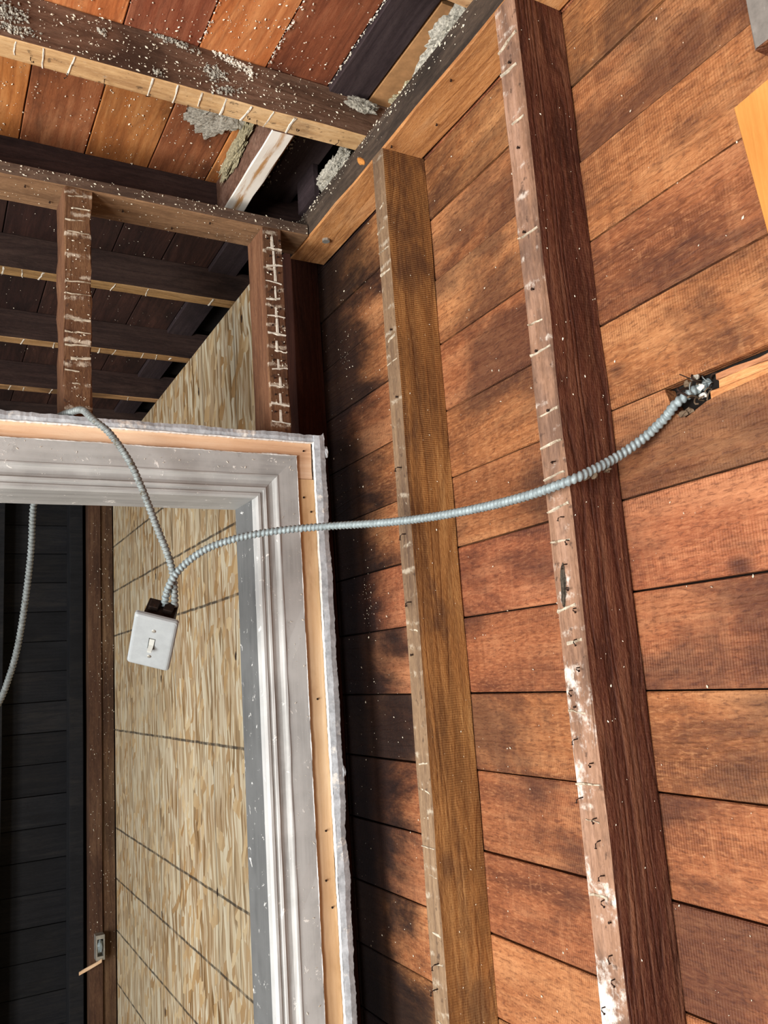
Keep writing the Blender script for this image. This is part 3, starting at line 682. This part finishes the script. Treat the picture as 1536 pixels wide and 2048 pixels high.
# ------------------------------------------------------------------ hanging light switch
sw = empty('light_switch', (0, 0, 0)); tag(sw, 'light grey toggle light switch dangling in its rusty box from two cables', 'light switch')
PC = pix(305, 1282, DS - .005)
to_cam = (Vector((0, 0, EYE)) - PC).normalized()
upv = (pix(315, 1231, DS) - pix(296, 1331, DS)).normalized()       # lean of the plate
nrm = (to_cam - upv * to_cam.dot(upv)).normalized()
rgt = upv.cross(nrm)
tilt = math.radians(-34)                       # the plate's face is turned down
n2_ = nrm * math.cos(tilt) + upv * math.sin(tilt); u2_ = rgt.cross(n2_) * -1
u2_ = n2_.cross(rgt)
yaw = math.radians(8); r2_ = rgt * math.cos(yaw) + n2_ * math.sin(yaw); n3_ = r2_.cross(u2_)
mw = Matrix((( r2_.x, u2_.x, n3_.x), (r2_.y, u2_.y, n3_.y), (r2_.z, u2_.z, n3_.z))).to_4x4(); mw.translation = PC
sw.matrix_world = mw
def local(name, V, F, mat, parent=sw, smooth=False):
    me = bpy.data.meshes.new(name); me.from_pydata([tuple(v) for v in V], [], F); me.materials.append(M[mat])
    bm = bmesh.new(); bm.from_mesh(me); bmesh.ops.recalc_face_normals(bm, faces=bm.faces); bm.to_mesh(me); bm.free()
    if smooth:
        for p in me.polygons: p.use_smooth = True
    o = bpy.data.objects.new(name, me); COL.objects.link(o); o.parent = parent; return o
def rrect(w_, h_, r, z, n=5):
    out = []
    for (cx, cy, a0) in ((w_ - r, h_ - r, 0), (-w_ + r, h_ - r, 90), (-w_ + r, -h_ + r, 180), (w_ - r, -h_ + r, 270)):
        for k in range(n):
            a = math.radians(a0 + 90 * k / (n - 1)); out.append((cx + r * math.cos(a), cy + r * math.sin(a), z))
    return out
rings = [rrect(.0365, .0585, .0045, -.003), rrect(.0365, .0585, .0045, .0015), rrect(.0352, .0572, .005, .0048), rrect(.0325, .0545, .005, .0066), rrect(.030, .052, .004, .0070)]
V = [v for r_ in rings for v in r_]; n = len(rings[0]); F = []
for i in range(len(rings) - 1):
    for k in range(n): F.append([i * n + k, i * n + (k + 1) % n, (i + 1) * n + (k + 1) % n, (i + 1) * n + k])
F += [list(range(n))[::-1]]
slot = [(.0055, .0125, .0070), (-.0055, .0125, .0070), (-.0055, -.0125, .0070), (.0055, -.0125, .0070)]
b0 = len(V); V += slot + [(x, y, .002) for (x, y, _) in slot]
o4 = (len(rings) - 1) * n; q = n // 4
corners = [o4 + q * k + q // 2 for k in range(4)]
for k in range(4):                             # face of the plate round the slot
    ring_part = [o4 + (q * k + q // 2 + j) % n for j in range(q + 1)]
    F.append([b0 + k] + ring_part + [b0 + (k + 1) % 4])
    F.append([b0 + k, b0 + (k + 1) % 4, b0 + 4 + (k + 1) % 4, b0 + 4 + k])
F.append([b0 + 4 + k for k in range(4)])
local('cover_plate', V, F, 'ivory')
tg = []
for (y, z, hw) in ((.0105, .003, .0046), (.0105, .0072, .0044), (-.002, .0085, .0042), (-.0085, .0165, .0036), (-.0122, .0165, .0034), (-.0105, .003, .0046)):
    tg += [(-hw, y, z), (hw, y, z)]
F = [[2 * i, 2 * i + 1, 2 * ((i + 1) % 6) + 1, 2 * ((i + 1) % 6)] for i in range(6)] + [[0, 2, 4, 6, 8, 10], [1, 3, 5, 7, 9, 11]]
local('toggle', tg, F, 'toggle')
for y in (.030, -.030):
    V = []; 
    for (r_, z) in ((.0036, .0066), (.0036, .0076), (.0026, .0086), (.0006, .0089)):
        for k in range(10): V.append((r_ * math.cos(k * math.tau / 10), y + r_ * math.sin(k * math.tau / 10), z))
    F = [[i * 10 + k, i * 10 + (k + 1) % 10, (i + 1) * 10 + (k + 1) % 10, (i + 1) * 10 + k] for i in range(3) for k in range(10)] + [[30 + k for k in range(10)]]
    local('screw', V, F, 'screw')
def lbox(name, x0, x1, y0, y1, z0, z1, mat, parent=sw):
    V = [(x0, y0, z0), (x1, y0, z0), (x1, y1, z0), (x0, y1, z0), (x0, y0, z1), (x1, y0, z1), (x1, y1, z1), (x0, y1, z1)]
    F = [(0, 3, 2, 1), (4, 5, 6, 7), (0, 1, 5, 4), (1, 2, 6, 5), (2, 3, 7, 6), (3, 0, 4, 7)]
    o = local(name, V, F, mat, parent); bv = o.modifiers.new('bevel', 'BEVEL'); bv.width = .0012; bv.segments = 2; return o
bx = lbox('metal_box', -.025, .025, -.047, .047, -.052, -.004, 'rustbox')
lbox('plaster_ear', -.010, .010, .047, .053, -.012, -.009, 'rustbox', bx); lbox('plaster_ear', -.010, .010, -.053, -.047, -.012, -.009, 'rustbox', bx)
for x in (-.012, .012): 
    lbox('cable_clamp', x - .008, x + .008, .0465, .056, -.040, -.022, 'rustbox', bx)

# ------------------------------------------------------------------ insulation, plaster crumbs, debris
def clump(c, r, mat, label, seed, rot=(0, 0, 0), sub=5, amp=.55, freq=3.0):
    o = lump('insulation_clump', c, r, mat, None, sub, amp, freq, seed, rot)
    return tag(o, label, 'insulation', 'insulation remnants')
clump((.785, 1.03, ZP1 + .033), (.032, .085, .028), 'insul', 'long grey wad of insulation lying along the top of the wall plate', 1)
clump((.798, 1.215, ZP1 + .028), (.030, .048, .024), 'insul_yel', 'yellowed insulation wad on the plate ahead of the brown joist', 2)
clump((.735, 1.285, ZC - .035), (.030, .010, .012), 'insul', 'ragged insulation tuft at the lower end of the blackened ceiling board', 3)
clump((.768, 1.50, ZP1 + .033), (.024, .07, .028), 'insul', 'mounded grey insulation on the plate behind the brown joist', 4)
clump((.750, 1.40, ZP1 + .030), (.013, .012, .012), 'insul', 'small round insulation puff under the brown joist end', 5)
clump((.495, 1.455, ZC - .002), (.058, .065, .008), 'insul', 'flat patch of grey insulation on the boards left of the white blocking', 6)
clump((.560, 1.54, ZC - .022), (.007, .10, .022), 'insul_yel', 'crusty insulation clinging to the left side of the white blocking', 7)
o = join_boxes('tan_backing', [(.757, .835, 1.02, 1.298, ZC - .012, ZC - .003)], 'tan'); tag(o, 'tan board scrap above the plate beside the yellowed insulation', 'board')

def flecks(name, label, n, place, s0, s1, seed, mat='fleck', flat=.35, elong=2.2):
    """small splinters of debris stuck on a face: place(r) gives a point, outward normal and long axis"""
    rr = random.Random(seed); V, F = [], []
    for i in range(n):
        p, nn, ax = place(rr); p = Vector(p); nn = Vector(nn); ax = Vector(ax)
        a = rr.gauss(0, .7); ax = (ax * math.cos(a) + nn.cross(ax) * math.sin(a)).normalized(); bx_ = nn.cross(ax)
        L = s0 * (s1 / s0) ** (rr.random() ** 2.2); wd = L / rr.uniform(1.1, elong); b_i = len(V)
        hh = L * flat
        for (u, v, h) in ((-1, 0, 0), (0, -.8, -.1), (1, rr.uniform(-.4, .4), 0), (rr.uniform(-.3, .3), .8, -.1), (rr.uniform(-.3, .3), 0, 1)):
            V.append(tuple(p + ax * u * L * .5 + bx_ * v * wd * .5 + nn * (h * hh + .0001)))
        F += [[b_i + 0, b_i + 1, b_i + 4], [b_i + 1, b_i + 2, b_i + 4], [b_i + 2, b_i + 3, b_i + 4], [b_i + 3, b_i, b_i + 4]]
    o = put(name, V, F, mat); tag(o, label, 'debris', None, 'stuff'); return o
SCABS = ((.475, 2.722, .026, .007, .30, 'pale hooked plaster smear high on the brown joist'), (.507, 2.712, .004, .010, 0, 'short drooping plaster drip at the end of the hooked smear'), (.437, 2.688, .016, .010, 0, 'grey plaster scab in the middle of the brown joist'),
         (.463, 2.661, .018, .006, -.2, 'low grey scab just above the joist underside'), (.241, 2.704, .005, .005, 0, 'small round scab left on the brown joist'), (.334, 2.656, .006, .005, 0, 'small scab by the joist bottom edge'),
         (.095, 2.690, .016, .013, 0, 'grey scab high at the left end of the brown joist'), (.105, 2.662, .022, .006, 0, 'grey scab low at the left end of the brown joist'), (.366, 2.728, .026, .006, .1, 'thin broken scab near the top of the brown joist'))
for k, (x, z, rx, rz, sl, lab) in enumerate(SCABS):
    def on_scab(r):
        u = max(-1.7, min(1.7, r.gauss(0, .8))); return (x + u * rx, 1.2985, min(ZC - .002, z - u * rx * sl + max(-1.7, min(1.7, r.gauss(0, .7))) * rz)), (0, -1, 0), (1, 0, 0)
    o = flecks('plaster_scab', lab, max(40, int(rx * rz * 9e5)), on_scab, .003, .010, 200 + k, 'insul' if k > 1 else 'plaster', .5, 1.8)
    del o['kind']; o['category'] = 'plaster'; o['group'] = 'plaster scabs on the joist'
flecks('blackened_board_crumbs', 'grey crumbs on the blackened boards right of the white blocking', 150, lambda r: ((.655 + r.gauss(0, .018), r.uniform(1.37, 1.66), ZC - .013), (0, 0, -1), (0, 1, 0)), .003, .010, 31, 'insul', .5, 1.8)
def on_ceiling(r):
    while True:
        y = r.uniform(.95, 1.70); x = r.uniform(.0, .67)
        if 1.295 < y < 1.355: continue
        if mnoise.noise(Vector((x * 7, y * 7, 3))) + r.uniform(-.5, .6) > .0: break
    return (x, y, ZC - .0015), (0, 0, -1), (0, 1, 0)
flecks('ceiling_flecks', 'pale debris flecks stuck all over the ceiling boards', 1250, on_ceiling, .002, .0075, 1)
flecks('ceiling_flecks', 'pale debris flecks on the dark boards past the partition', 260, lambda r: ((r.uniform(.1, .7), r.uniform(1.76, 2.9), ZC - .0015), (0, 0, -1), (0, 1, 0)), .002, .006, 2)
def seam_crumbs(r):
    x = r.choice((.541, .671, .671, .541, .411)); y = r.uniform(.95, 1.29)
    return (x + r.gauss(0, .0025), y, ZC - .0025), (0, 0, -1), (0, 1, 0)
flecks('seam_crumbs', 'white crumbs packed in the seams of the ceiling boards', 420, seam_crumbs, .0025, .009, 3, 'plaster')
flecks('joist_flecks', 'white flecks scattered on the brown joist side', 520, lambda r: ((r.betavariate(1.5, 1.4) * .73, 1.2985, r.uniform(ZP1 + .004, ZC - .002)), (0, -1, 0), (1, 0, 0)), .002, .0075, 4)
flecks('plate_crumbs', 'white crumbs strewn along the grimy plate front and top', 260, lambda r: ((XF - .0005, r.uniform(.9, 1.69), ZP1 - abs(r.gauss(0, .014))), (-1, 0, 0), (0, 1, 0)), .002, .007, 5)
flecks('header_crumbs', 'crumbs along the partition plate front', 160, lambda r: ((r.uniform(.1, .74), YP0 - .001, r.uniform(2.578, 2.604)), (0, -1, 0), (1, 0, 0)), .002, .007, 6)
flecks('header_crumbs', 'flecks under the partition plate', 90, lambda r: ((r.uniform(.1, .64), r.uniform(1.59, 1.675), ZP0 - .0006), (0, 0, -1), (1, 0, 0)), .0018, .005, 7)
def on_wall(r):
    if r.random() < .11:
        c = r.choice(((1.629, 2.318), (1.596, 1.748), (1.58, 1.72))); return (XW - .0021, c[0] + r.gauss(0, .018), c[1] + r.gauss(0, .025)), (-1, 0, 0), (0, .3, 1)
    while True:
        y = r.uniform(.545, 1.74); z = r.uniform(1.0, 2.57)
        if not (.82 < y < .874 or 1.23 < y < 1.277) and (y > 1.28 or r.random() < .55): break
    return (XW - .0021, y, z), (-1, 0, 0), (0, .3, 1)
flecks('wall_flecks', 'white flecks and lint scattered over the plank wall', 620, on_wall, .0014, .006, 8)
flecks('stud_flecks', 'flecks on the amber and red stud sides', 120, lambda r: ((r.uniform(XF + .004, XW - .006), r.choice((.8228, 1.2318)), r.uniform(1.0, 2.56)), (0, -1, 0), (0, 0, 1)), .0015, .005, 9)
flecks('short_stud_flecks', 'flecks on the rough short studs above the door', 160, lambda r: ((r.choice((r.uniform(.22, .268), r.uniform(.632, .675))), YP0 - .0015, r.uniform(2.11, 2.57)), (0, -1, 0), (1, 0, 0)), .002, .007, 10)
flecks('casing_chips', 'white paint chips and scratches on the grey casing', 200, lambda r: ((r.uniform(.632, .67), YC - .0004, r.uniform(.95, 2.03)) if r.random() < .6 else (r.uniform(.1, .66), YC - .0004, r.uniform(2.006, 2.044)), (0, -1, 0), (.7, 0, .7)), .0015, .008, 11, 'plaster', .12, 5)
flecks('post_dust', 'dusty specks on the far corner posts', 220, lambda r: ((r.uniform(.636, .74), 3.844, r.uniform(.5, 2.4)), (0, -1, 0), (0, 0, 1)), .003, .009, 12)
